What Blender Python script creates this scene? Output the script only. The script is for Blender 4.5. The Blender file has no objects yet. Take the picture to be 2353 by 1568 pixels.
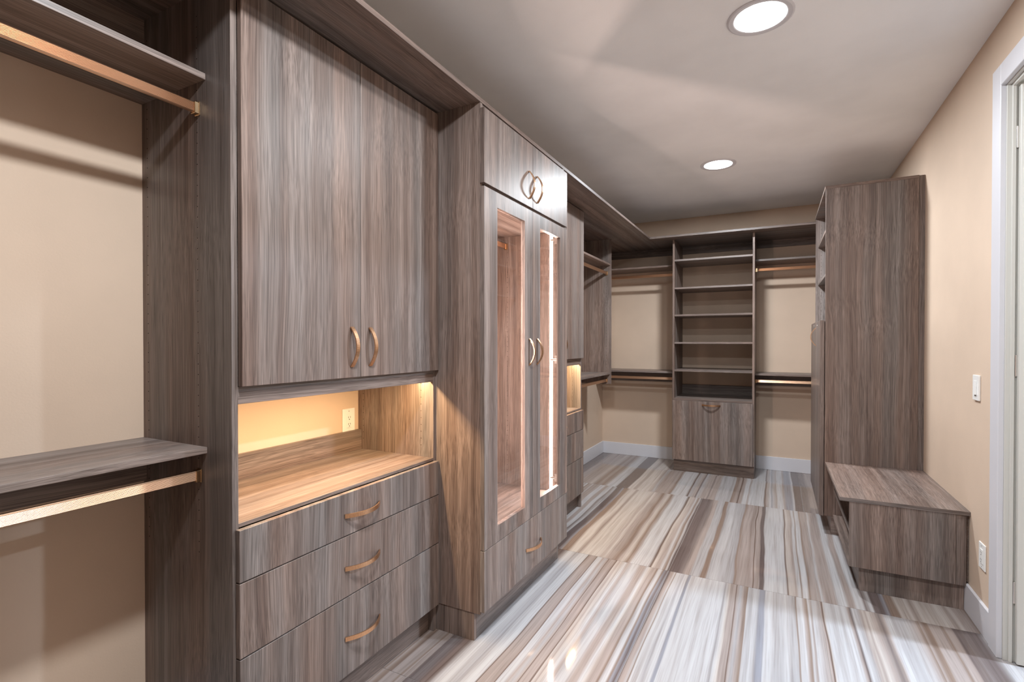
import bpy, bmesh, math, random
from mathutils import Vector, Matrix
random.seed(7)
sc = bpy.context.scene
COL = sc.collection

# ------------------------------------------------------------------ camera
# taken from the photograph's vanishing points; 2353 x 1568 px, f = 1166 px
EYE = 1.345
cam_d = bpy.data.cameras.new('camera'); cam = bpy.data.objects.new('camera', cam_d); COL.objects.link(cam)
cam_d.sensor_width = 36.0
cam_d.lens = 1166.0 / 2353.0 * 36.0
cam_d.shift_y = 11.6 / 2353.0
cam_d.clip_start = 0.02
cam.location = (0, 0, EYE)
cam.rotation_euler = (math.radians(90 - 0.49), 0, math.radians(27.5))
sc.camera = cam

# ------------------------------------------------------------------ world, exposure
w = bpy.data.worlds.new('world'); sc.world = w; w.use_nodes = True
w.node_tree.nodes['Background'].inputs[0].default_value = (0.8, 0.85, 1.0, 1)
w.node_tree.nodes['Background'].inputs[1].default_value = 0.02
sc.view_settings.view_transform = 'Standard'
sc.view_settings.look = 'None'
sc.view_settings.gamma = 1.0
sc.view_settings.use_curve_mapping = False
sc.view_settings.exposure = 0.62
LAMP_W = 36.0          # each ceiling downlight
NICHE_W = 7.5          # warm strip in each drawer cabinet
CASE_W = 16.0           # strips in the glazed cabinet

# ------------------------------------------------------------------ main planes (metres)
XW, XR, YB, YF, ZC = -1.87, 0.855, 5.974, -2.6, 2.735
T = 0.019
ZT = 2.404             # underside of the top boards

# ------------------------------------------------------------------ materials
def srgb(r, g, b):
    f = lambda c: (c/255/12.92) if c <= 10 else ((c/255+0.055)/1.055)**2.4
    return (f(r), f(g), f(b), 1)

def new_mat(name):
    m = bpy.data.materials.new(name); m.use_nodes = True
    nt = m.node_tree; nt.nodes.clear()
    out = nt.nodes.new('ShaderNodeOutputMaterial'); p = nt.nodes.new('ShaderNodeBsdfPrincipled')
    nt.links.new(p.outputs[0], out.inputs[0])
    return m, nt, p

def nd(nt, typ, **kw):
    n = nt.nodes.new(typ)
    for k, v in kw.items(): setattr(n, k, v)
    return n

def ramp(nt, stops, interp='LINEAR'):
    r = nd(nt, 'ShaderNodeValToRGB'); cr = r.color_ramp; cr.interpolation = interp
    while len(cr.elements) < len(stops): cr.elements.new(0.5)
    for e, (p, c) in zip(cr.elements, stops):
        e.position = p
    for e, (p, c) in zip(cr.elements, stops):
        e.color = c
    return r

def wood(name, axis, tone=0.86):
    """dark taupe laminate with straight grain running along axis 0, 1 or 2"""
    m, nt, p = new_mat(name); L = nt.links.new
    tc = nd(nt, 'ShaderNodeTexCoord'); oi = nd(nt, 'ShaderNodeObjectInfo')
    off = nd(nt, 'ShaderNodeVectorMath', operation='SCALE'); off.inputs[0].default_value = (37.0, 53.0, 71.0)
    L(oi.outputs['Random'], off.inputs['Scale'])
    add = nd(nt, 'ShaderNodeVectorMath', operation='ADD')
    L(tc.outputs['Object'], add.inputs[0]); L(off.outputs[0], add.inputs[1])
    # slow sideways drift of the grain
    wmap = nd(nt, 'ShaderNodeMapping'); s = [2.6]*3; s[axis] = 1.3; wmap.inputs['Scale'].default_value = s
    L(add.outputs[0], wmap.inputs[0])
    wn = nd(nt, 'ShaderNodeTexNoise'); wn.inputs['Scale'].default_value = 1.0; wn.inputs['Detail'].default_value = 1.0
    L(wmap.outputs[0], wn.inputs['Vector'])
    ws = nd(nt, 'ShaderNodeVectorMath', operation='MULTIPLY_ADD')
    ws.inputs[1].default_value = (0.045, 0.045, 0.045); L(wn.outputs['Color'], ws.inputs[0]); L(add.outputs[0], ws.inputs[2])
    def streak(across, along, detail, rough=0.5):
        mp = nd(nt, 'ShaderNodeMapping'); s = [across]*3; s[axis] = along; mp.inputs['Scale'].default_value = s
        L(ws.outputs[0], mp.inputs[0])
        n = nd(nt, 'ShaderNodeTexNoise'); n.inputs['Scale'].default_value = 1.0
        n.inputs['Detail'].default_value = detail; n.inputs['Roughness'].default_value = rough
        L(mp.outputs[0], n.inputs['Vector'])
        return n.outputs['Fac']
    bands = streak(26, 0.28, 3.0, 0.55)
    fine = streak(300, 0.55, 3.0, 0.6)
    pores = streak(640, 7, 1.0)
    tint = streak(7, 0.3, 2.0)
    k = tone
    rb = ramp(nt, [(0.30, (0.145*k, 0.110*k, 0.096*k, 1)), (0.46, (0.205*k, 0.163*k, 0.144*k, 1)),
                   (0.58, (0.255*k, 0.208*k, 0.186*k, 1)), (0.74, (0.325*k, 0.272*k, 0.246*k, 1))])
    L(bands, rb.inputs[0])
    rf = ramp(nt, [(0.32, (0.64, 0.62, 0.61, 1)), (0.50, (0.98, 0.98, 0.98, 1)), (0.68, (1.28, 1.27, 1.26, 1))])
    L(fine, rf.inputs[0])
    m1 = nd(nt, 'ShaderNodeMix', data_type='RGBA', blend_type='MULTIPLY'); m1.inputs[0].default_value = 1.0
    L(rb.outputs[0], m1.inputs[6]); L(rf.outputs[0], m1.inputs[7])
    rp = ramp(nt, [(0.34, (0.62, 0.60, 0.58, 1)), (0.50, (1, 1, 1, 1)), (0.72, (1.18, 1.17, 1.16, 1))])
    L(pores, rp.inputs[0])
    m2 = nd(nt, 'ShaderNodeMix', data_type='RGBA', blend_type='MULTIPLY'); m2.inputs[0].default_value = 0.8
    L(m1.outputs[2], m2.inputs[6]); L(rp.outputs[0], m2.inputs[7])
    rt = ramp(nt, [(0.35, (1.10, 0.97, 0.90, 1)), (0.65, (0.94, 1.0, 1.04, 1))])
    L(tint, rt.inputs[0])
    m3 = nd(nt, 'ShaderNodeMix', data_type='RGBA', blend_type='MULTIPLY'); m3.inputs[0].default_value = 1.0
    L(m2.outputs[2], m3.inputs[6]); L(rt.outputs[0], m3.inputs[7])
    L(m3.outputs[2], p.inputs['Base Color'])
    p.inputs['Roughness'].default_value = 0.40
    p.inputs['Specular IOR Level'].default_value = 0.33
    bp = nd(nt, 'ShaderNodeBump'); bp.inputs['Strength'].default_value = 0.12; bp.inputs['Distance'].default_value = 0.001
    L(fine, bp.inputs['Height']); L(bp.outputs[0], p.inputs['Normal'])
    return m

def plain(name, col, rough=0.5, metal=0.0, spec=0.5, bump=None, emit=None):
    m, nt, p = new_mat(name)
    p.inputs['Base Color'].default_value = col; p.inputs['Roughness'].default_value = rough
    p.inputs['Metallic'].default_value = metal; p.inputs['Specular IOR Level'].default_value = spec
    if bump:
        sc_, st = bump
        tc = nd(nt, 'ShaderNodeTexCoord'); n = nd(nt, 'ShaderNodeTexNoise')
        n.inputs['Scale'].default_value = sc_; n.inputs['Detail'].default_value = 3
        b = nd(nt, 'ShaderNodeBump'); b.inputs['Strength'].default_value = st; b.inputs['Distance'].default_value = 0.002
        nt.links.new(tc.outputs['Object'], n.inputs['Vector']); nt.links.new(n.outputs['Fac'], b.inputs['Height'])
        nt.links.new(b.outputs[0], p.inputs['Normal'])
    if emit:
        p.inputs['Emission Color'].default_value = emit[0]; p.inputs['Emission Strength'].default_value = emit[1]
    return m

def paint(name, col, scale, strength):
    """wall paint: faint mottling and orange-peel relief"""
    m, nt, p = new_mat(name); L = nt.links.new
    tc = nd(nt, 'ShaderNodeTexCoord')
    n = nd(nt, 'ShaderNodeTexNoise'); n.inputs['Scale'].default_value = 2.5; n.inputs['Detail'].default_value = 4
    L(tc.outputs['Object'], n.inputs['Vector'])
    lo = tuple(c*0.95 for c in col[:3])+(1,); hi = tuple(min(1, c*1.04) for c in col[:3])+(1,)
    r = ramp(nt, [(0.3, lo), (0.7, hi)]); L(n.outputs['Fac'], r.inputs[0]); L(r.outputs[0], p.inputs['Base Color'])
    n2 = nd(nt, 'ShaderNodeTexNoise'); n2.inputs['Scale'].default_value = scale; n2.inputs['Detail'].default_value = 3
    L(tc.outputs['Object'], n2.inputs['Vector'])
    b = nd(nt, 'ShaderNodeBump'); b.inputs['Strength'].default_value = strength; b.inputs['Distance'].default_value = 0.003
    L(n2.outputs['Fac'], b.inputs['Height']); L(b.outputs[0], p.inputs['Normal'])
    p.inputs['Roughness'].default_value = 0.75; p.inputs['Specular IOR Level'].default_value = 0.25
    return m

WX, WY, WZ = wood('laminate_grain_across', 0), wood('laminate_grain_deep', 1), wood('laminate_grain_up', 2)
M_WALL = paint('beige_wall_paint', srgb(211, 188, 167), 160, 0.10)
M_CEIL = paint('white_ceiling_paint', (0.93, 0.93, 0.935, 1), 120, 0.10)
M_WHITE = plain('white_semigloss_trim', srgb(212, 210, 214), 0.35, bump=(30, 0.03))
M_DOOR = plain('offwhite_door_paint', srgb(208, 205, 198), 0.40, bump=(60, 0.05))
M_PLATE = plain('white_switch_plastic', srgb(238, 236, 232), 0.30)
M_SLOT = plain('dark_slot', srgb(40, 34, 30), 0.6)
M_HOLE = plain('pin_hole_shadow', srgb(30, 24, 22), 0.7)
M_PIN = plain('pin_hole_rim', srgb(150, 128, 112), 0.5)
M_GROUT = plain('grey_grout', srgb(150, 142, 138), 0.8)
M_STEEL = plain('nickel_hinge', (0.72, 0.68, 0.65, 1), 0.28, metal=1.0)
M_SCREW = plain('screw_head', (0.8, 0.8, 0.8, 1), 0.3, metal=1.0)
M_DARKMETAL = plain('rubber_dark', srgb(35, 32, 32), 0.6)

def brass(name, axis):
    m, nt, p = new_mat(name); L = nt.links.new
    tc = nd(nt, 'ShaderNodeTexCoord'); mp = nd(nt, 'ShaderNodeMapping'); s = [60]*3; s[axis] = 700
    mp.inputs['Scale'].default_value = s; L(tc.outputs['Object'], mp.inputs[0])
    n = nd(nt, 'ShaderNodeTexNoise'); n.inputs['Scale'].default_value = 1; n.inputs['Detail'].default_value = 2
    L(mp.outputs[0], n.inputs['Vector'])
    r = ramp(nt, [(0.3, (0.60, 0.345, 0.195, 1)), (0.7, (0.78, 0.49, 0.305, 1))]); L(n.outputs['Fac'], r.inputs[0])
    L(r.outputs[0], p.inputs['Base Color'])
    p.inputs['Metallic'].default_value = 1.0; p.inputs['Roughness'].default_value = 0.33
    return m
BRASS_Z, BRASS_Y, BRASS_X = brass('brushed_bronze_upright', 2), brass('brushed_bronze_level', 1), brass('brushed_bronze_level_x', 0)
M_ROD = plain('champagne_rod', (0.72, 0.46, 0.30, 1), 0.36, metal=1.0)
M_CAP = plain('bronze_rod_bracket', (0.56, 0.38, 0.22, 1), 0.25, metal=1.0)

def glow(name, col, strength):
    m = bpy.data.materials.new(name); m.use_nodes = True; nt = m.node_tree; nt.nodes.clear()
    o = nt.nodes.new('ShaderNodeOutputMaterial'); e = nt.nodes.new('ShaderNodeEmission')
    e.inputs[0].default_value = col; e.inputs[1].default_value = strength
    nt.links.new(e.outputs[0], o.inputs[0]); return m
M_LENS = glow('downlight_lens', (1.0, 0.98, 0.97, 1), 6.0)
M_LEDW = glow('warm_led', (1.0, 0.66, 0.28, 1), 4.0)
M_LEDP = glow('white_led', (1.0, 0.90, 0.84, 1), 3.0)

def glass(name):
    m = bpy.data.materials.new(name); m.use_nodes = True; nt = m.node_tree; nt.nodes.clear(); L = nt.links.new
    o = nd(nt, 'ShaderNodeOutputMaterial'); t = nd(nt, 'ShaderNodeBsdfTransparent'); g = nd(nt, 'ShaderNodeBsdfGlossy')
    t.inputs[0].default_value = (0.95, 0.96, 0.955, 1); g.inputs['Roughness'].default_value = 0.02
    lw = nd(nt, 'ShaderNodeLayerWeight'); lw.inputs[0].default_value = 0.5
    pw = nd(nt, 'ShaderNodeMath', operation='POWER'); L(lw.outputs['Facing'], pw.inputs[0]); pw.inputs[1].default_value = 5.0
    fr = nd(nt, 'ShaderNodeMath', operation='MULTIPLY_ADD'); L(pw.outputs[0], fr.inputs[0]); fr.inputs[1].default_value = 0.92; fr.inputs[2].default_value = 0.035
    mx = nd(nt, 'ShaderNodeMixShader'); L(fr.outputs[0], mx.inputs[0]); L(t.outputs[0], mx.inputs[1]); L(g.outputs[0], mx.inputs[2])
    L(mx.outputs[0], o.inputs[0]); return m
M_GLASS = glass('clear_pane')

# ------------------------------------------------------------------ object helpers
def put(obj, parent=None, label=None, cat=None, group=None, kind=None):
    COL.objects.link(obj)
    if parent is not None: obj.parent = parent
    if label: obj['label'] = label
    if cat: obj['category'] = cat
    if group: obj['group'] = group
    if kind: obj['kind'] = kind
    return obj

def thing(name, loc, label, cat, group=None):
    return put(bpy.data.objects.new(name, None), None, label, cat, group) if False else _thing(name, loc, label, cat, group)
def _thing(name, loc, label, cat, group):
    e = bpy.data.objects.new(name, None); e.empty_display_size = 0.05; e.location = loc
    return put(e, None, label, cat, group)

def wloc(o):
    v = Vector((0, 0, 0))
    while o is not None:
        v = v + Vector(o.location); o = o.parent
    return v

def bm_box(bm, a, b, bev=0.0):
    x0, y0, z0 = [min(p, q) for p, q in zip(a, b)]; x1, y1, z1 = [max(p, q) for p, q in zip(a, b)]
    vs = [bm.verts.new(c) for c in ((x0,y0,z0),(x1,y0,z0),(x1,y1,z0),(x0,y1,z0),(x0,y0,z1),(x1,y0,z1),(x1,y1,z1),(x0,y1,z1))]
    fs = [bm.faces.new([vs[i] for i in f]) for f in ((3,2,1,0),(4,5,6,7),(0,1,5,4),(1,2,6,5),(2,3,7,6),(3,0,4,7))]
    if bev > 0:
        es = list({e for f in fs for e in f.edges})
        bmesh.ops.bevel(bm, geom=es, offset=bev, segments=1, affect='EDGES', profile=0.5)

def mesh_obj(name, bm, mat, parent=None, **kw):
    """bm holds WORLD coordinates; they are made local to the parent"""
    me = bpy.data.meshes.new(name)
    if parent is not None:
        bmesh.ops.translate(bm, verts=bm.verts, vec=-wloc(parent))
    bmesh.ops.recalc_face_normals(bm, faces=bm.faces)
    bm.to_mesh(me); bm.free()
    me.materials.append(mat)
    return put(bpy.data.objects.new(name, me), parent, **kw)

def box(name, a, b, mat, parent=None, bev=0.0008, **kw):
    bm = bmesh.new(); bm_box(bm, a, b, bev)
    return mesh_obj(name, bm, mat, parent, **kw)

def boxes(name, lst, mat, parent=None, bev=0.0, **kw):
    bm = bmesh.new()
    for a, b in lst: bm_box(bm, a, b, bev)
    return mesh_obj(name, bm, mat, parent, **kw)

def frame_mesh(name, y0, y1, z0, z1, gy0, gy1, gz0, gz1, x0, x1, mat, parent, **kw):
    """a slab across x0..x1 with a rectangular opening"""
    bm = bmesh.new()
    def ring(x): 
        o = [bm.verts.new((x, y, z)) for y, z in ((y0,z0),(y1,z0),(y1,z1),(y0,z1))]
        i = [bm.verts.new((x, y, z)) for y, z in ((gy0,gz0),(gy1,gz0),(gy1,gz1),(gy0,gz1))]
        return o, i
    ao, ai = ring(x0); bo, bi = ring(x1)
    for k in range(4):
        j = (k+1) % 4
        bm.faces.new((ao[k], ao[j], ai[j], ai[k])); bm.faces.new((bo[k], bo[j], bi[j], bi[k]))
        bm.faces.new((ao[k], ao[j], bo[j], bo[k])); bm.faces.new((ai[k], ai[j], bi[j], bi[k]))
    return mesh_obj(name, bm, mat, parent, **kw)

def bow_handle(parent, c, long_axis, normal, length, rise=0.030, width=0.0155, thick=0.0046):
    """flat strip bent into a bow, both ends on the face"""
    n = Vector(normal); l = Vector((0, 1, 0) if long_axis == 'y' else ((0, 0, 1) if long_axis == 'z' else (1, 0, 0)))
    s = n.cross(l); c = Vector(c); bm = bmesh.new(); N = 18; rows = []
    for i in range(N+1):
        t = -1 + 2*i/N
        h = rise*(1-t*t); d = -2*rise*t/(length/2)
        tang = (l + n*d).normalized(); nn = (n - l*d).normalized()
        p = c + l*(t*length/2) + n*(h + 0.0004)
        row = [bm.verts.new(p + nn*(q*thick) + s*(r*width/2)) for q, r in ((0,-1),(0,1),(1,1),(1,-1))]
        rows.append(row)
    for a, b in zip(rows[:-1], rows[1:]):
        for k in range(4): bm.faces.new((a[k], a[(k+1)%4], b[(k+1)%4], b[k]))
    bm.faces.new(rows[0]); bm.faces.new(rows[-1])
    o = mesh_obj('handle', bm, {'y': BRASS_Y, 'z': BRASS_Z, 'x': BRASS_X}[long_axis], parent)
    o['label'] = 'brushed bronze bow handle'
    return o

def pins(parent, pts, normal, r=0.0024):
    """drilled shelf-pin holes: dark discs with a pale rim, too small to pick apart"""
    for nm, mat, rr, lift in (('pin_hole_rims', M_PIN, r*1.25, 0.0002), ('pin_holes', M_HOLE, r, 0.0004)):
        bm = bmesh.new(); n = Vector(normal)
        a = Vector((0, 0, 1)); b = n.cross(a)
        for p in pts:
            q = Vector(p) + n*lift + (a*0.0006 if nm == 'pin_holes' else Vector((0,0,0)))
            bm.faces.new([bm.verts.new(q + (a*math.sin(k*math.pi/4) + b*math.cos(k*math.pi/4))*rr) for k in range(8)])
        mesh_obj(nm, bm, mat, parent, kind='stuff')

def copy_tree(o, parent=None):
    c = o.copy(); COL.objects.link(c); c.parent = parent
    for ch in list(o.children): copy_tree(ch, c)
    return c

# ------------------------------------------------------------------ striped floor tiles
PAL = {'W': (224,220,221), 'C': (229,216,207), 'G': (203,198,199), 'g': (190,184,186), 'T': (194,176,168), 't': (178,158,149),
       'B': (160,134,118), 'D': (122,106,103), 'd': (146,131,127), 'K': (112,84,70), 'L': (168,167,177)}
# (u, colour) read along one row of the photograph: scan line v, start u, px per zoomed px
SC = {
 1: [(1420, 1100, 5.88, '290G 360W 450G 530g 570W 720W 740K 752T 860T 915t 925K 940W 1020W 1060T 1110G 1160T 1170K 1182T 1290T 1312K 1326C 1370T 1400C 1490W 1530T 1590G 1620W 1700W 1760T 1830T 1880W 1930C 1970T 2030T 2060B 2085W 2140W 2163B 2190L 2230D 2255L 2290D 2310T'),
     (1420, 1500, 5.88, '0T 30W 44B 58W 150W 190g 215W 265W 285L 310L 326W 870W 903g 922W 980C 995T 1075T 1086K 1098T 1150G 1190T 1247B 1262W 1320G 1350W 1410G 1440L 1500L 1520W 1620W 1640G 1740G 1770W 1820W 1840G 1920G 1937B 1955W 2020W 2050T 2086B 2108W 2142T 2160W 2290T 2308K 2325C'),
     (1480, 1900, 5.88, '45W 380W 410T 440D 475W 540G 590T 620C 650T 690C 770T 850d 900T 935W 990W 1015G 1150G 1200W 1340T 1375B 1390T 1440B 1480B 1505T 1640T 1675B 1700T 1780t 1810D 1900d 2000D 2100D')],
 2: [(1220, 1290, 5.88, '100W 120D 210D 245L 270B 330B 370C 460C 505t 550C 700C 780C 830T 860C 900T 960T 1010B 1050T 1100C 1150B 1190T 1220W 1440W 1478K 1498C 1580T 1610W 1645B 1668W 1690D 1800D 1870d 1920T 1960T 2000G 2080G 2100B 2150t 2180G 2300G'),
     (1240, 1600, 6.536, '70T 105T 130G 230G 262B 310B 335G 450W 600G 640g 665B 700T 780T 830t 878T 890K 902T 955T 968D 1012D 1028W 1290W 1313K 1330C 1430T 1450W 1480W 1493B 1510W 1565W 1592B 1615T 1700T 1720W 1750T 1870T 1895W 1970W 2000T 2050T 2070W 2140W 2170d')],
 3: [(1100, 1340, 7.84, '20T 200T 250C 300T 350B 420T 480B 540T 600W 748W 765D 930D 980D 1000C 1080C 1130t 1180C 1350C 1400T 1440G 1490t 1620T 1700T 1740B 1785W 2010W 2050K 2070G 2170T 2195D 2215G 2350T'),
     (1130, 1600, 7.84, '70G 150T 230T 250d 280T 370T 400G 640G 665B 770T 798K 815T 860T 880W 940W 960T 985W 1230W 1254K 1275T 1340W 1358L 1380G 1440T 1460W 1540W 1560T 1600L 1690L 1725W 1745D 1980d 2020T 2110T')],
}
def floor_x(u, v):
    f = 1166.0; yaw = math.radians(27.5); pit = math.radians(-0.49)
    F = Vector((-math.sin(yaw)*math.cos(pit), math.cos(yaw)*math.cos(pit), math.sin(pit)))
    R = Vector((math.cos(yaw), math.sin(yaw), 0)); U = R.cross(F)
    d = F + R*((u-1176.5)/f) + U*((795.6-v)/f)
    return (d*(-EYE/d.z)).x
STRIPES = {}
for row, parts in SC.items():
    pts = []
    for v, u0, s, txt in parts:
        for tok in txt.split():
            pts.append((floor_x(u0+int(tok[:-1])/s, v), tok[-1]))
    pts.sort(); STRIPES[row] = pts

def stripes_between(row, x0, x1):
    pts = STRIPES[row]; lo, hi = pts[0][0], pts[-1][0]; span = hi-lo
    out = []
    for k in (-2, -1, 0, 1, 2):
        for x, c in pts:
            q = x + k*(span+0.03)
            if x0-0.03 <= q <= x1+0.03: out.append((q, c))
    return sorted(out)

def tile_col(c):
    r = srgb(*PAL[c]); l = 0.3*r[0]+0.6*r[1]+0.1*r[2]
    k = 0.545*(l/0.6)**-0.12
    return tuple(k*(0.18*l+0.82*v) for v in r[:3])+(1,)
WANDER = {1: 0.035, 2: 0.06, 3: 0.04}
def tile_mat(name, row, x0, x1):
    m, nt, p = new_mat(name); L = nt.links.new
    tc = nd(nt, 'ShaderNodeTexCoord'); sep = nd(nt, 'ShaderNodeSeparateXYZ')
    oi = nd(nt, 'ShaderNodeObjectInfo')
    # wandering of the veins
    mp = nd(nt, 'ShaderNodeMapping'); mp.inputs['Scale'].default_value = (4.0, 1.0, 1); L(tc.outputs['Object'], mp.inputs[0])
    off = nd(nt, 'ShaderNodeVectorMath', operation='SCALE'); off.inputs[0].default_value = (13, 29, 0); L(oi.outputs['Random'], off.inputs['Scale'])
    ad = nd(nt, 'ShaderNodeVectorMath', operation='ADD'); L(mp.outputs[0], ad.inputs[0]); L(off.outputs[0], ad.inputs[1])
    n = nd(nt, 'ShaderNodeTexNoise'); n.inputs['Scale'].default_value = 1; n.inputs['Detail'].default_value = 2.5; n.inputs['Roughness'].default_value = 0.45
    L(ad.outputs[0], n.inputs['Vector'])
    L(tc.outputs['Object'], sep.inputs[0])
    wv = nd(nt, 'ShaderNodeMath', operation='MULTIPLY_ADD'); L(n.outputs['Fac'], wv.inputs[0]); wv.inputs[1].default_value = WANDER[row]
    L(sep.outputs[0], wv.inputs[2])
    xx = nd(nt, 'ShaderNodeMath', operation='SUBTRACT'); L(wv.outputs[0], xx.inputs[0]); xx.inputs[1].default_value = WANDER[row]*0.5
    pts = stripes_between(row, x0, x1)
    chunks = [pts[i:i+28] for i in range(0, len(pts), 27)]
    if len(chunks) > 1 and len(chunks[-1]) < 2: chunks.pop()
    col = None
    for ch in chunks:
        a, b = ch[0][0], ch[-1][0]
        mr = nd(nt, 'ShaderNodeMapRange'); mr.inputs[1].default_value = a; mr.inputs[2].default_value = max(b, a+0.001)
        L(xx.outputs[0], mr.inputs[0])
        r = ramp(nt, [((x-a)/max(b-a, 0.001), tile_col(c)) for x, c in ch]); L(mr.outputs[0], r.inputs[0])
        if col is None: col = r.outputs[0]
        else:
            gt = nd(nt, 'ShaderNodeMath', operation='GREATER_THAN'); L(xx.outputs[0], gt.inputs[0]); gt.inputs[1].default_value = a
            mx = nd(nt, 'ShaderNodeMix', data_type='RGBA'); L(gt.outputs[0], mx.inputs[0]); L(col, mx.inputs[6]); L(r.outputs[0], mx.inputs[7])
            col = mx.outputs[2]
    # fine lengthwise fibres and faint blotches
    mp2 = nd(nt, 'ShaderNodeMapping'); mp2.inputs['Scale'].default_value = (150, 3.0, 1); L(tc.outputs['Object'], mp2.inputs[0])
    ad2 = nd(nt, 'ShaderNodeVectorMath', operation='ADD'); L(mp2.outputs[0], ad2.inputs[0]); L(off.outputs[0], ad2.inputs[1])
    n2 = nd(nt, 'ShaderNodeTexNoise'); n2.inputs['Scale'].default_value = 1; n2.inputs['Detail'].default_value = 4; L(ad2.outputs[0], n2.inputs['Vector'])
    r2 = ramp(nt, [(0.30, (0.80, 0.77, 0.76, 1)), (0.52, (1, 1, 1, 1)), (0.75, (1.06, 1.06, 1.06, 1))]); L(n2.outputs['Fac'], r2.inputs[0])
    mm = nd(nt, 'ShaderNodeMix', data_type='RGBA', blend_type='MULTIPLY'); mm.inputs[0].default_value = 0.85
    L(col, mm.inputs[6]); L(r2.outputs[0], mm.inputs[7])
    mp3 = nd(nt, 'ShaderNodeCombineXYZ'); sx = nd(nt, 'ShaderNodeMath', operation='MULTIPLY'); L(xx.outputs[0], sx.inputs[0]); sx.inputs[1].default_value = 48.0
    sy = nd(nt, 'ShaderNodeMath', operation='MULTIPLY'); L(sep.outputs[1], sy.inputs[0]); sy.inputs[1].default_value = 0.8
    L(sx.outputs[0], mp3.inputs[0]); L(sy.outputs[0], mp3.inputs[1]); L(oi.outputs['Random'], mp3.inputs[2])
    n3 = nd(nt, 'ShaderNodeTexNoise'); n3.inputs['Scale'].default_value = 1; n3.inputs['Detail'].default_value = 3; L(mp3.outputs[0], n3.inputs['Vector'])
    r3 = ramp(nt, [(0.30, (0.82, 0.785, 0.765, 1)), (0.47, (0.98, 0.97, 0.96, 1)), (0.70, (1.08, 1.08, 1.08, 1))]); L(n3.outputs['Fac'], r3.inputs[0])
    m4 = nd(nt, 'ShaderNodeMix', data_type='RGBA', blend_type='MULTIPLY'); m4.inputs[0].default_value = 1.0
    L(mm.outputs[2], m4.inputs[6]); L(r3.outputs[0], m4.inputs[7])
    L(m4.outputs[2], p.inputs['Base Color'])
    p.inputs['Roughness'].default_value = 0.06; p.inputs['Specular IOR Level'].default_value = 0.42
    return m

# ------------------------------------------------------------------ the room
floor = box('floor', (XW-0.12, YF-0.12, -0.06), (2.6, YB+0.12, -0.0015), M_GROUT, None, 0, kind='structure', label='polished floor of long striped stone-look tiles')
xs = [-2.065+0.755*k for k in range(7)]
ys = [YF-0.1, -1.4, 0.1, 1.6, 3.055, 4.605, 5.455, YB]
rowmap = {0: 1, 1: 2, 2: 1, 3: 1, 4: 2, 5: 3, 6: 3}
for j in range(len(ys)-1):
    for i in range(len(xs)-1):
        x0, x1 = max(xs[i], XW), min(xs[i+1], 2.45); y0, y1 = ys[j], ys[j+1]
        if x1-x0 < 0.02: continue
        if x0 > 0.9 and not (0.05 <= y0 <= 3.2): continue
        shift = {0: 0.37, 1: 0.22, 2: 0.55}.get(j, 0.0)
        m = tile_mat('stone_tile_%d_%d' % (j, i), rowmap[j], x0, x1)
        box('tile', (x0+0.0011, y0+0.0011, -0.010), (x1-0.0011, y1-0.0011, 0.0), m, floor, 0.0004)

box('ceiling', (XW-0.12, YF-0.12, ZC), (2.6, YB+0.12, ZC+0.1), M_CEIL, None, 0, kind='structure', label='smooth white ceiling with recessed lights')
box('wall_left', (XW-0.12, YF, 0), (XW, YB, ZC), M_WALL, None, 0, kind='structure', label='beige painted wall behind the long run of cabinets')
box('wall_back', (XW-0.12, YB, 0), (XR+0.12, YB+0.12, ZC), M_WALL, None, 0, kind='structure', label='beige painted end wall behind the open shelf tower')
box('wall_front', (XW-0.12, YF-0.12, 0), (XR+0.12, YF, ZC), M_WALL, None, 0, kind='structure', label='beige painted wall behind the viewer')
DY0, DY1, DZ = 2.17, 2.86, 2.435           # doorway in the right wall
boxes('wall_right', [((XR, YF, 0), (XR+0.12, DY0, ZC)), ((XR, DY1, 0), (XR+0.12, YB, ZC)), ((XR, DY0, DZ), (XR+0.12, DY1, ZC))],
      M_WALL, None, kind='structure', label='beige painted wall with the white doorway')
boxes('wall_hall', [((2.35, 0.0, 0), (2.45, 4.0, ZC)), ((XR+0.12, -0.1, 0), (2.45, 0.0, ZC)), ((XR+0.12, 4.0, 0), (2.45, 4.1, ZC))],
      M_WALL, None, kind='structure', label='beige wall of the next room seen past the open door')
BBH, BBT = 0.140, 0.014
def baseboard(name, a, b, label): box(name, a, b, M_WHITE, None, 0.002, kind='structure', label=label)
baseboard('baseboard_left', (XW, 3.93, 0), (XW+BBT, YB, BBH), 'white baseboard along the left wall under the hanging rods')
baseboard('baseboard_left_near', (XW, -0.2, 0), (XW+BBT, 0.93, BBH), 'white baseboard under the near hanging rods')
baseboard('baseboard_back_1', (XW+BBT, YB-BBT, 0), (-0.957, YB, BBH), 'white baseboard on the end wall in the left corner')
baseboard('baseboard_back_2', (-0.186, YB-BBT, 0), (XR, YB, BBH), 'white baseboard on the end wall right of the shelf tower')
baseboard('baseboard_right', (XR-BBT, 2.955, 0), (XR, 3.30, BBH), 'short white baseboard between bench and door casing')

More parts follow.
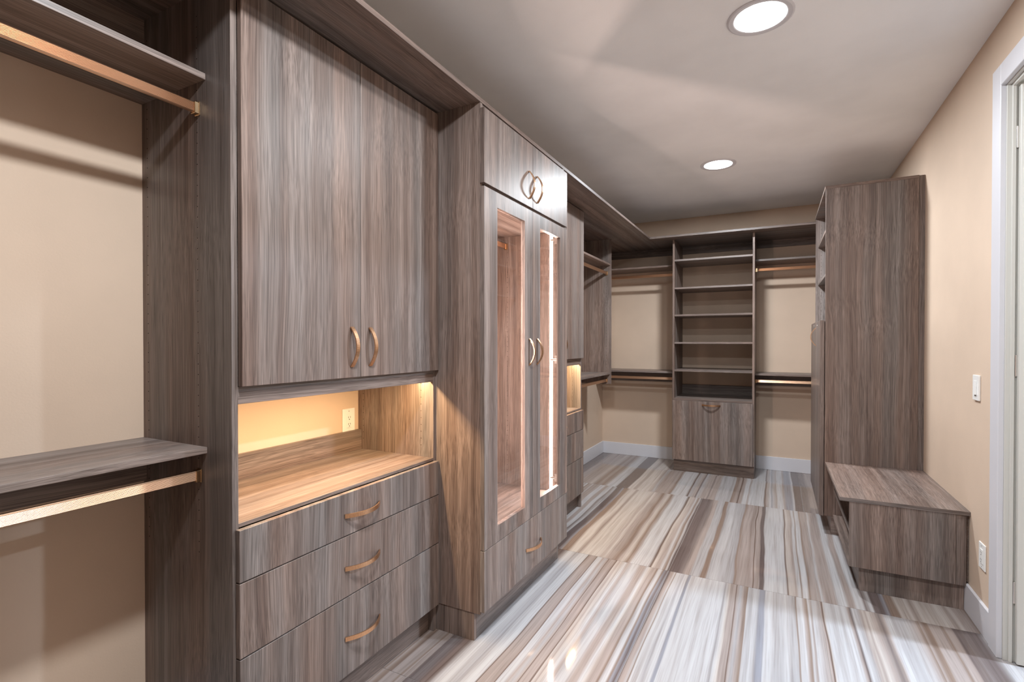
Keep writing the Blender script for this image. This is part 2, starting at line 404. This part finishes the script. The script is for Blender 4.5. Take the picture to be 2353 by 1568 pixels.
# doorway: casing, jamb, open door leaf
door = thing('door_1', (XR, DY0, 0), 'white cased doorway with its off-white door standing open', None); door['kind'] = 'structure'
CX = XR-0.020; CW = 0.092
frame_y0, frame_y1 = DY0+0.01, DY1-0.01
RV = 0.006
boxes('casing', [((CX, frame_y1+RV, 0), (XR, frame_y1+RV+CW, DZ-0.01+CW)), ((CX, frame_y0-RV-CW, 0), (XR, frame_y0-RV, DZ-0.01+CW)),
                 ((CX, frame_y0-RV, DZ-0.01), (XR, frame_y1+RV, DZ-0.01+CW))], M_WHITE, door, 0.002)
boxes('jamb', [((XR-0.001, frame_y1, 0), (XR+0.12, DY1+0.004, DZ)), ((XR-0.001, DY0-0.004, 0), (XR+0.12, frame_y0, DZ)),
               ((XR-0.001, frame_y0, DZ-0.014), (XR+0.12, frame_y1, DZ))], M_DOOR, door, 0.001)
boxes('stop', [((XR+0.014, frame_y1-0.011, 0), (XR+0.026, frame_y1, DZ-0.014)), ((XR+0.014, frame_y0, DZ-0.026), (XR+0.026, frame_y1-0.011, DZ-0.014))], M_DOOR, door, 0.001)
leaf = box('door_leaf', (XR+0.034, frame_y1-0.030, 0.006), (XR+0.86, frame_y1+0.008, DZ-0.03), M_DOOR, door, 0.002)
for z in (0.25, 1.2, 2.15):
    box('hinge', (XR+0.027, frame_y1-0.012, z), (XR+0.034, frame_y1-0.004, z+0.09), M_STEEL, door, 0.001)

# ------------------------------------------------------------------ ceiling downlights
def downlight(x, y, label, watts=LAMP_W, col=(0.88, 0.945, 1.0)):
    t = thing('recessed_light', (x, y, ZC), label, 'ceiling light', 'recessed ceiling lights')
    bm = bmesh.new(); N = 48
    prof = [(0.103, -0.003), (0.108, -0.005), (0.124, -0.007), (0.131, -0.004), (0.132, 0.0)]
    rows = [[bm.verts.new((x+r*math.cos(2*math.pi*k/N), y+r*math.sin(2*math.pi*k/N), ZC+z)) for k in range(N)] for r, z in prof]
    for a, b in zip(rows[:-1], rows[1:]):
        for k in range(N): bm.faces.new((a[k], a[(k+1)%N], b[(k+1)%N], b[k]))
    mesh_obj('trim_ring', bm, M_WHITE, t)
    bm = bmesh.new()
    bm.faces.new([bm.verts.new((x+0.105*math.cos(2*math.pi*k/N), y+0.105*math.sin(2*math.pi*k/N), ZC-0.0032)) for k in range(N)])
    o = mesh_obj('lens', bm, M_LENS, t); o['label'] = 'glowing white lens'
    ld = bpy.data.lights.new('downlight', 'AREA'); ld.shape = 'DISK'; ld.size = 0.18; ld.energy = watts; ld.color = col
    lo = bpy.data.objects.new('downlight', ld); lo.location = (0, 0, -0.012); put(lo, t)
    return t
downlight(-0.066, 2.425, 'recessed ceiling light near the white doorway', 19)
downlight(-0.409, 4.285, 'recessed ceiling light before the end wall', 40)
downlight(-0.42, 0.74, 'recessed ceiling light over the near hanging rods')
downlight(1.90, 2.78, 'recessed ceiling light in the next room past the open door', 105, (0.64, 0.81, 1.0))

# ------------------------------------------------------------------ hanging rods and loose shelves
def rod(x0, x1, y, z, axis, label, group=None):
    """fluted flat-oval closet rod with two end brackets, along axis from x0 to x1; cross position y, centre height z"""
    H2, W2, n = 0.0150, 0.0075, 9
    prof = []
    for k in range(n*2+1):
        zz = -H2*0.82 + 2*H2*0.82*k/(2*n); prof.append((W2 - (0.0009 if k % 2 else 0.0), zz))
    prof += [(W2*0.6, H2), (-W2*0.6, H2)]
    for k in range(n*2, -1, -1):
        zz = -H2*0.82 + 2*H2*0.82*k/(2*n); prof.append((-W2 + (0.0009 if k % 2 else 0.0), zz))
    prof += [(-W2*0.6, -H2), (W2*0.6, -H2)]
    def P(l, c, h): return (l, y+c, z+h) if axis == 'x' else (y+c, l, z+h)
    t = thing('closet_rod', P((x0+x1)/2, 0, 0), label, 'rod', group)
    bm = bmesh.new()
    a = [bm.verts.new(P(x0+0.002, c, h)) for c, h in prof]; b = [bm.verts.new(P(x1-0.002, c, h)) for c, h in prof]
    for k in range(len(prof)): bm.faces.new((a[k], a[(k+1)%len(prof)], b[(k+1)%len(prof)], b[k]))
    bm.faces.new(a); bm.faces.new(b)
    mesh_obj('rod', bm, M_ROD, t)
    for e, s in ((x0, 1), (x1, -1)):
        bm = bmesh.new()
        def blk(l0, l1, w, h0, h1): 
            p, q = P(l0, -w, h0), P(l1, w, h1); bm_box(bm, p, q, 0.0015)
        blk(e, e+s*0.004, 0.0125, -0.0215, 0.0200); blk(e, e+s*0.016, 0.0105, -0.0190, 0.0165)
        mesh_obj('bracket', bm, M_CAP, t)
    return t

def shelf(name, a, b, mat, label, cat='shelf', group=None):
    t = box(name, a, b, mat, None, 0.0008, label=label, cat=cat, group=group); return t

SX = -1.522           # front edge of the 14 inch shelves on the left wall
SY = 5.622            # front edge of the shelves on the end wall
# near bay of the left wall
shelf('closet_shelf', (XW, 0.245, 2.131), (SX, 0.9318, 2.150), WY, 'upper wood shelf above the near hanging rods, by the tall side panel')
shelf('closet_shelf', (XW, 0.245, 1.008), (SX, 0.9318, 1.027), WY, 'lower wood shelf of the near hanging bay, beside the drawer cabinet')
shelf('wall_cleat', (XW, 0.245, 0.885), (XW+T, 0.9318, 1.008), WY, 'dark wood cleat on the wall under the near lower shelf', 'cleat')
shelf('wall_cleat', (XW, 0.245, 2.328), (XW+T, 0.9318, ZT), WY, 'dark wood cleat high on the wall above the near upper shelf', 'cleat')
rod(0.245, 0.9318, -1.560, 2.052, 'y', 'upper bronze hanging rod in the near bay')
rod(0.245, 0.9318, -1.560, 0.938, 'y', 'lower bronze hanging rod in the near bay')
t = thing('partition_panel', (XW, 0.22, 0), 'upright wood end panel at the near end of the hanging bay', 'panel')
box('panel', (XW, 0.225, 0), (-1.405, 0.245, ZT), WZ, t)
# far bay of the left wall
shelf('closet_shelf', (XW, 3.924, 2.131), (SX, 5.120, 2.150), WY, 'upper wood shelf between far drawer cabinet and the corner panel')
shelf('closet_shelf', (XW, 3.924, 1.008), (SX, 5.120, 1.027), WY, 'lower wood shelf between far drawer cabinet and the corner panel')
shelf('wall_cleat', (XW, 3.924, 0.885), (XW+T, 5.120, 1.008), WY, 'dark wood cleat under the lower shelf by the corner panel', 'cleat')
rod(3.924, 5.120, -1.560, 2.055, 'y', 'upper bronze rod ending at the corner panel')
rod(3.924, 5.120, -1.560, 0.945, 'y', 'lower bronze rod ending at the corner panel')
t = thing('corner_panel', (XW, 5.12, 0.9), 'short hanging wood panel near the corner, stopping above the baseboard', 'panel')
o = box('panel', (XW, 5.120, 0.908), (-1.514, 5.139, ZT), WZ, t)
pins(t, [(-1.562, 5.120, 0.98+0.032*k) for k in range(44)], (0, -1, 0))
# end wall, left of the shelf tower
IX0, IX1 = -0.957, -0.186
shelf('closet_shelf', (XW, SY, 2.150), (IX0, YB, 2.169), WX, 'upper wood shelf in the left corner of the end wall')
shelf('closet_shelf', (XW, SY, 1.006), (IX0, YB, 1.025), WX, 'lower wood shelf in the left corner of the end wall')
shelf('wall_cleat', (XW, YB-T, 2.326), (IX0, YB, ZT), WX, 'dark wood cleat high in the left corner of the end wall', 'cleat')
shelf('wall_cleat', (XW, YB-T, 0.885), (IX0, YB, 1.006), WX, 'dark wood cleat under the lower shelf left of the shelf tower', 'cleat')
rod(XW, IX0, 5.665, 2.068, 'x', 'upper bronze rod left of the shelf tower')
rod(XW, IX0, 5.665, 0.946, 'x', 'lower bronze rod left of the shelf tower')
# end wall, right of the shelf tower
shelf('closet_shelf', (IX1, SY, 2.147), (XR, YB, 2.166), WX, 'upper wood shelf right of the shelf tower')
shelf('closet_shelf', (IX1, SY, 1.008), (XR, YB, 1.027), WX, 'lower wood shelf right of the shelf tower')
shelf('wall_cleat', (IX1, YB-T, 2.330), (XR, YB, ZT), WX, 'dark wood cleat high on the end wall right of the shelf tower', 'cleat')
shelf('wall_cleat', (IX1, YB-T, 0.885), (XR, YB, 1.008), WX, 'dark wood cleat under the lower shelf right of the shelf tower', 'cleat')
rod(IX1, XR, 5.665, 2.066, 'x', 'upper bronze rod right of the shelf tower')
rod(IX1, XR, 5.665, 0.950, 'x', 'lower bronze rod right of the shelf tower')
# continuous top boards
XCAN = -1.161
shelf('top_board', (XW, -0.2, ZT), (XCAN, YB, ZT+0.020), WY, 'long wood top board over the left cabinets below the ceiling', 'board')
shelf('top_board', (XCAN, 5.308, ZT), (XR, YB, ZT+0.020), WX, 'wood top board over the shelf tower on the end wall', 'board')

# ------------------------------------------------------------------ drawer cabinet with lit niche (two alike)
XP, XD = -1.405, -1.385
def drawer_cabinet():
    y0, y1 = 0.932, 1.9295
    t = thing('drawer_cabinet', (XW, y0, 0), 'tall drawer cabinet with a warm lit niche and outlet beside the near hanging bay', 'cabinet', 'drawer cabinets with lit niches')
    box('side_panel', (XW, y0, 0), (XP, y0+0.020, ZT), WZ, t)
    box('side_panel', (XW, y1-0.0185, 0), (XP, y1, ZT), WZ, t)
    ya, yb = y0+0.020, y1-0.0185
    box('upper_bottom', (XW, ya, 1.196), (XP-0.001, yb, 1.212), WY, t)
    box('valance', (XP-T, ya, 1.160), (XP-0.001, yb, 1.196), WY, t)
    box('top_panel', (XW, ya, 2.360), (XP-0.001, yb, 2.379), WY, t)
    box('back_cleat', (XW, ya, 2.300), (XW+T, yb, 2.360), WY, t)
    box('counter', (XW, ya, 0.795), (XP, yb, 0.8075), WY, t)
    box('backsplash', (XW+0.002, ya, 0.8075), (XW+0.0235, yb, 0.906), WY, t)
    box('carcass_bottom', (XW, ya, 0.125), (XP, yb, 0.144), WY, t)
    box('toe_kick', (-1.453, ya, 0.0), (-1.435, yb, 0.125), WY, t)
    ym = (y0+y1)/2
    for a, b, hy in ((y0+0.020, ym-0.0015, ym-0.0475), (ym+0.0015, y1-0.004, ym+0.0475)):
        d = box('door', (XP+0.001, a, 1.213), (XD, b, 2.392), WZ, t, 0.001)
        bow_handle(d, (XD, hy, 1.326), 'z', (1, 0, 0), 0.143)
    for (za, zb, hz) in ((0.6385, 0.7925, 0.7115), (0.4145, 0.6345, 0.519), (0.125, 0.4105, 0.263)):
        d = box('drawer_front', (XP+0.001, y0+0.009, za), (XD, y1-0.0055, zb), WZ, t, 0.001)
        bow_handle(d, (XD, 1.437, hz), 'y', (1, 0, 0), 0.178, rise=0.034)
    pp = [(xx, yb, 0.86+0.032*k) for xx in (-1.835, -1.475) for k in range(10)]
    pins(t, pp, (0, -1, 0))
    # warm LED strip tucked behind the valance
    box('led_strip', (-1.462, ya+0.01, 1.192), (-1.446, yb-0.01, 1.1958), M_LEDW, t, 0)
    ld = bpy.data.lights.new('niche_strip', 'AREA'); ld.shape = 'RECTANGLE'; ld.size = 0.014; ld.size_y = 0.93
    ld.energy = NICHE_W; ld.color = (1.0, 0.70, 0.38)
    lo = bpy.data.objects.new('niche_strip', ld); lo.location = Vector((-1.454, ym, 1.190)) - wloc(t); put(lo, t)
    return t
cabA = drawer_cabinet()
pins(cabA, [(xx, 0.932, 0.70+0.032*k) for xx in (-1.565, -1.838) for k in range(52)], (0, -1, 0))
cabB = copy_tree(cabA); cabB.location.y += 1.9935
cabB['label'] = 'tall drawer cabinet with a warm lit niche between glazed cabinet and the corner'

# ------------------------------------------------------------------ glazed cabinet
def glazed_cabinet():
    y0, y1 = 1.930, 2.925; XF = -1.163; XG = -1.139
    t = thing('glass_cabinet', (XW, y0, 0), 'deep tall wood cabinet with lit glass doors and a bottom drawer', 'cabinet')
    box('side_panel', (XW, y0, 0.127), (XF, y0+0.019, ZT), WZ, t)
    box('side_panel', (XW, y1-0.019, 0.127), (XF, y1, ZT), WZ, t)
    ya, yb = y0+0.019, y1-0.019
    box('back_panel', (XW+0.001, ya, 0.127), (XW+0.010, yb, ZT), WZ, t)
    box('top_panel', (XW+0.010, ya, 2.380), (XF, yb, 2.399), WY, t)
    box('fixed_shelf', (XW+0.010, ya, 2.022), (XF-0.002, yb, 2.041), WY, t)
    box('case_floor', (XW+0.010, ya, 0.402), (XF-0.002, yb, 0.421), WY, t)
    box('carcass_bottom', (XW+0.010, ya, 0.127), (XF, yb, 0.146), WY, t)
    box('toe_kick_side', (XW, y0+0.004, 0), (-1.1985, y0+0.023, 0.127), WZ, t)
    box('toe_kick_side', (XW, y1-0.023, 0), (-1.1985, y1-0.004, 0.127), WZ, t)
    box('toe_kick', (-1.2165, y0+0.023, 0), (-1.1985, y1-0.023, 0.127), WY, t)
    ym = 2.4265
    for a, b, hy in ((y0-0.006, ym-0.0015, 2.380), (ym+0.0015, y1-0.006, 2.478)):
        d = box('upper_door', (XF+0.002, a, 2.046), (XG, b, 2.376), WZ, t, 0.001)
        bow_handle(d, (XG, hy, 2.158), 'z', (1, 0, 0), 0.139)
    for a, b, hy, g0, g1 in ((y0-0.006, ym-0.0015, 2.382, 2.043, 2.331), (ym+0.0015, y1-0.006, 2.479, 2.519, 2.808)):
        d = frame_mesh('glass_door', a, b, 0.419, 2.031, g0, g1, 0.494, 1.961, XF+0.002, XG, WZ, t)
        box('glass_pane', (-1.1545, g0-0.0003, 0.4937), (-1.1505, g1+0.0003, 1.9613), M_GLASS, d, 0, label='clear glass pane')
        bow_handle(d, (XG, hy, 1.292), 'z', (1, 0, 0), 0.134)
        hs = -1 if a < 2.2 else 1
        for z in (1.972, 1.234, 0.503):
            yh = (y1-0.019) if hs > 0 else (y0+0.019)
            s = -1 if hs > 0 else 1
            boxes('hinge', [((-1.241, yh, z-0.006), (-1.180, yh+s*0.012, z+0.006)),
                            ((-1.214, yh, z-0.025), (-1.194, yh+s*0.004, z+0.025)),
                            ((-1.186, yh, z-0.012), (XF+0.002, yh+s*0.030, z+0.012))], M_STEEL, d, 0.001, label='nickel cup hinge')
    d = box('drawer_front', (XF+0.002, y0-0.006, 0.143), (XG, y1-0.006, 0.4155), WZ, t, 0.001)
    bow_handle(d, (XG, 2.433, 0.269), 'y', (1, 0, 0), 0.180, rise=0.034)
    pins(t, [(xx, yb, 0.48+0.032*k) for xx in (-1.200, -1.546) for k in range(46)], (0, -1, 0))
    for yy, s in ((yb, -1), (ya, 1)):
        box('led_channel', (-1.246, yy, 0.4225), (-1.228, yy+s*0.007, 2.021), M_LEDP, t, 0)
        ld = bpy.data.lights.new('case_strip', 'AREA'); ld.shape = 'RECTANGLE'; ld.size = 0.016; ld.size_y = 1.58
        ld.energy = CASE_W; ld.color = (1.0, 0.72, 0.62)
        lo = bpy.data.objects.new('case_strip', ld)
        lo.location = Vector((-1.237, yy+s*0.010, 1.222)) - wloc(t)
        lo.rotation_euler = (math.radians(90)*s*-1 if False else (math.radians(-90) if s < 0 else math.radians(90)), 0, 0)
        put(lo, t)
    return t
glazed_cabinet()
rod(1.9492, 2.9058, -1.555, 1.962, 'y', 'bronze hanging rod inside the lit glass cabinet')

# ------------------------------------------------------------------ open shelf tower on the end wall
def shelf_tower():
    t = thing('shelf_tower', (IX0, 5.45, 0), 'open shelf tower with a tilt-out hamper front standing on the end wall', 'shelf unit')
    yf = 5.452
    for x in (IX0, IX1-T):
        box('side_panel', (x, yf, 0.127), (x+T, YB, ZT), WZ, t)
    for z in (2.178, 1.889, 1.608, 1.323, 1.037):
        box('shelf', (IX0+T, yf+0.006, z), (IX1-T, YB-0.012, z+T), WX, t)
    box('fixed_shelf', (IX0+T, yf-0.004, 0.741), (IX1-T, YB, 0.7625), WX, t)
    box('back_cleat', (IX0+T, YB-T, 2.326), (IX1-T, YB, ZT), WX, t)
    box('back_cleat', (IX0+T, YB-T, 0.7625), (IX1-T, YB, 0.870), WX, t)
    box('carcass_bottom', (IX0+T, yf, 0.127), (IX1-T, YB, 0.146), WX, t)
    boxes('toe_kick', [((IX0+0.010, 5.492, 0), (IX1-0.002, 5.510, 0.127)), ((IX1-0.021, 5.510, 0), (IX1-0.002, YB, 0.127)), ((IX0+0.010, 5.510, 0), (IX0+0.029, YB, 0.127))], WX, t, 0.0008)
    d = box('hamper_front', (IX0+0.006, yf-0.021, 0.129), (IX1-0.012, yf-0.001, 0.7395), WZ, t, 0.001)
    bow_handle(d, (-0.576, yf-0.021, 0.705), 'x', (0, -1, 0), 0.170, rise=0.034)
    pins(t, [(IX0+T, yy, 0.80+0.032*k) for yy in (yf+0.04, YB-0.05) for k in range(49)], (1, 0, 0))
shelf_tower()

# ------------------------------------------------------------------ tower cabinet and bench against the right wall
TY0, TY1, TX = 4.160, 5.180, 0.304
def tower():
    t = thing('tower_cabinet', (TX, TY0, 0), 'tall end cabinet of open shelves over doors against the right wall', 'cabinet')
    box('side_panel', (TX, TY0, 0.125), (0.822, TY0+T, 2.412), WZ, t)
    box('filler_strip', (0.822, TY0+0.006, 0.125), (XR, TY0+0.006+T, 2.430), WZ, t)
    box('side_panel', (TX, TY1-T, 0.125), (XR, TY1, 2.412), WZ, t)
    box('top_board', (TX-0.004, TY0-0.002, 2.412), (0.822, TY1, 2.431), WX, t)
    box('back_panel', (XR-0.008, TY0+T+0.006, 0.125), (XR, TY1-T, 2.412), WZ, t)
    for z in (2.160, 1.832):
        box('shelf', (TX+0.018, TY0+T, z), (XR-0.008, TY1-T, z+T), WY, t)
    box('fixed_shelf', (TX, TY0+T, 1.480), (XR-0.008, TY1-T, 1.480+T), WY, t)
    box('carcass_bottom', (TX, TY0+T, 0.125), (XR-0.008, TY1-T, 0.144), WY, t)
    boxes('toe_kick', [((TX+0.040, TY0+0.004, 0), (TX+0.058, TY1, 0.125)), ((TX+0.058, TY0+0.004, 0), (XR-0.016, TY0+0.022, 0.125))], WX, t, 0.0008)
    d = box('hamper_door', (0.2745, TY0+0.003, 0.122), (TX-0.004, TY1-0.004, 1.497), WZ, t, 0.001)
    bow_handle(d, (0.2745, 4.575, 1.383), 'z', (-1, 0, 0), 0.134, rise=0.034)
    for y, z in ((4.46, 1.466), (4.81, 1.470)):
        bm = bmesh.new(); bmesh.ops.create_uvsphere(bm, u_segments=12, v_segments=8, radius=0.007, matrix=Matrix.Translation((0.2740, y, z)) @ Matrix.Diagonal((0.4, 1, 1, 1)))
        mesh_obj('screw', bm, M_SCREW, d)
    pins(t, [(xx, TY1-T, 1.55+0.032*k) for xx in (0.345,) for k in range(26)], (0, -1, 0))
tower()

def bench():
    t = thing('bench', (0.355, 3.27, 0), 'low wood bench with open shelves beside the tall end cabinet', 'bench')
    y0, y1 = 3.262, TY0-0.001; zt = 0.503
    box('seat_board', (0.308, y0-0.004, zt-T), (XR, y1, zt), WY, t)
    box('edge_band', (0.308, y0-0.0046, zt-T), (XR, y0-0.004, zt), WX, t, 0)
    box('end_panel', (0.354, y0, 0.132), (0.800, y0+T, zt-T), WZ, t)
    box('filler_strip', (0.800, y0+0.005, 0.130), (XR-0.0135, y0+0.005+T, zt-T), WZ, t)
    box('far_panel', (0.354, y1-T, 0.132), (XR, y1, zt-T), WZ, t)
    box('back_panel', (XR-0.010, y0+0.005+T, 0.145), (XR, y1-T, zt-T), WY, t)
    box('shelf', (0.358, y0+T, 0.300), (XR-0.010, y1-T, 0.300+T), WY, t)
    box('bottom_board', (0.354, y0+T, 0.126), (XR-0.010, y1-T, 0.145), WY, t)
    box('toe_kick', (0.401, y0+0.030+T, 0), (0.419, y1-T, 0.126), M_DARK_TOE, t)
    box('toe_kick', (0.401, y0+0.030, 0), (XR-0.0145, y0+0.030+T, 0.132), WZ, t)
    box('toe_kick', (0.401, y1-T, 0), (XR-0.0145, y1, 0.132), WZ, t)
M_DARK_TOE = WY
bench()

# ------------------------------------------------------------------ outlets and switch
def outlet(c, nx, label, tilt=0):
    """duplex receptacle on an x-facing wall; nx = +1 or -1 outward"""
    x, y, z = c
    t = thing('wall_outlet', (x, y, z), label, 'outlet')
    def slab(nm, hy, hz, d0, d1, mat, par, bev, oy=0, oz=0):
        return box(nm, (x+nx*d0, y+oy-hy, z+oz-hz), (x+nx*d1, y+oy+hy, z+oz+hz), mat, par, bev)
    slab('plate', 0.040, 0.0605, 0, 0.006, M_PLATE, t, 0.0025)
    r = slab('receptacle', 0.0168, 0.0335, 0.006, 0.0085, M_PLATE, t, 0.0008)
    for oz in (0.0165, -0.0165):
        for oy in (-0.0062, 0.0062):
            slab('slot', 0.0012, 0.0042, 0.0083, 0.0088, M_SLOT, r, 0, oy, oz+0.002)
        slab('ground_hole', 0.0022, 0.0022, 0.0083, 0.0088, M_SLOT, r, 0.0008, 0, oz-0.0085)
    for oz in (0.048, -0.048): slab('plate_screw', 0.0028, 0.0028, 0.006, 0.0066, M_SCREW, t, 0.0004, 0, oz)
outlet((XW, 1.843, 0.955), 1, 'white wall outlet inside the warm lit niche of the near drawer cabinet')
outlet((XR, 3.085, 0.350), -1, 'white wall outlet low on the wall between bench and doorway')

def switch(c, label):
    x, y, z = c
    t = thing('dimmer_switch', (x, y, z), label, 'switch')
    def slab(nm, hy, hz, d0, d1, mat, par, bev, oy=0, oz=0):
        return box(nm, (x-d0, y+oy-hy, z+oz-hz), (x-d1, y+oy+hy, z+oz+hz), mat, par, bev)
    slab('plate', 0.040, 0.0605, 0, 0.009, M_PLATE, t, 0.002)
    r = slab('paddle_frame', 0.0180, 0.0340, 0.009, 0.0105, M_PLATE, t, 0.0006)
    bm = bmesh.new()
    vs = [(-0.010, -0.0325, 0.0105), (0.0165, -0.0325, 0.0105), (0.0165, 0.0325, 0.0105), (-0.010, 0.0325, 0.0105),
          (-0.010, -0.0325, 0.0165), (0.0165, -0.0325, 0.0165), (0.0165, 0.0325, 0.0112), (-0.010, 0.0325, 0.0112)]
    vs = [bm.verts.new((x-d, y-a, z+b)) for a, b, d in vs]
    for f in ((0,1,2,3),(4,5,6,7),(0,1,5,4),(1,2,6,5),(2,3,7,6),(3,0,4,7)): bm.faces.new([vs[i] for i in f])
    mesh_obj('paddle', bm, M_PLATE, r)
    slab('dimmer_slider', 0.0022, 0.006, 0.0105, 0.0145, M_PLATE, r, 0.0005, 0.0145, -0.004)
    slab('air_gap_tab', 0.004, 0.0015, 0.009, 0.0115, M_DARKMETAL, t, 0, 0, -0.0365)
switch((XR, 3.175, 1.125), 'white dimmer switch on the wall beside the doorway casing')
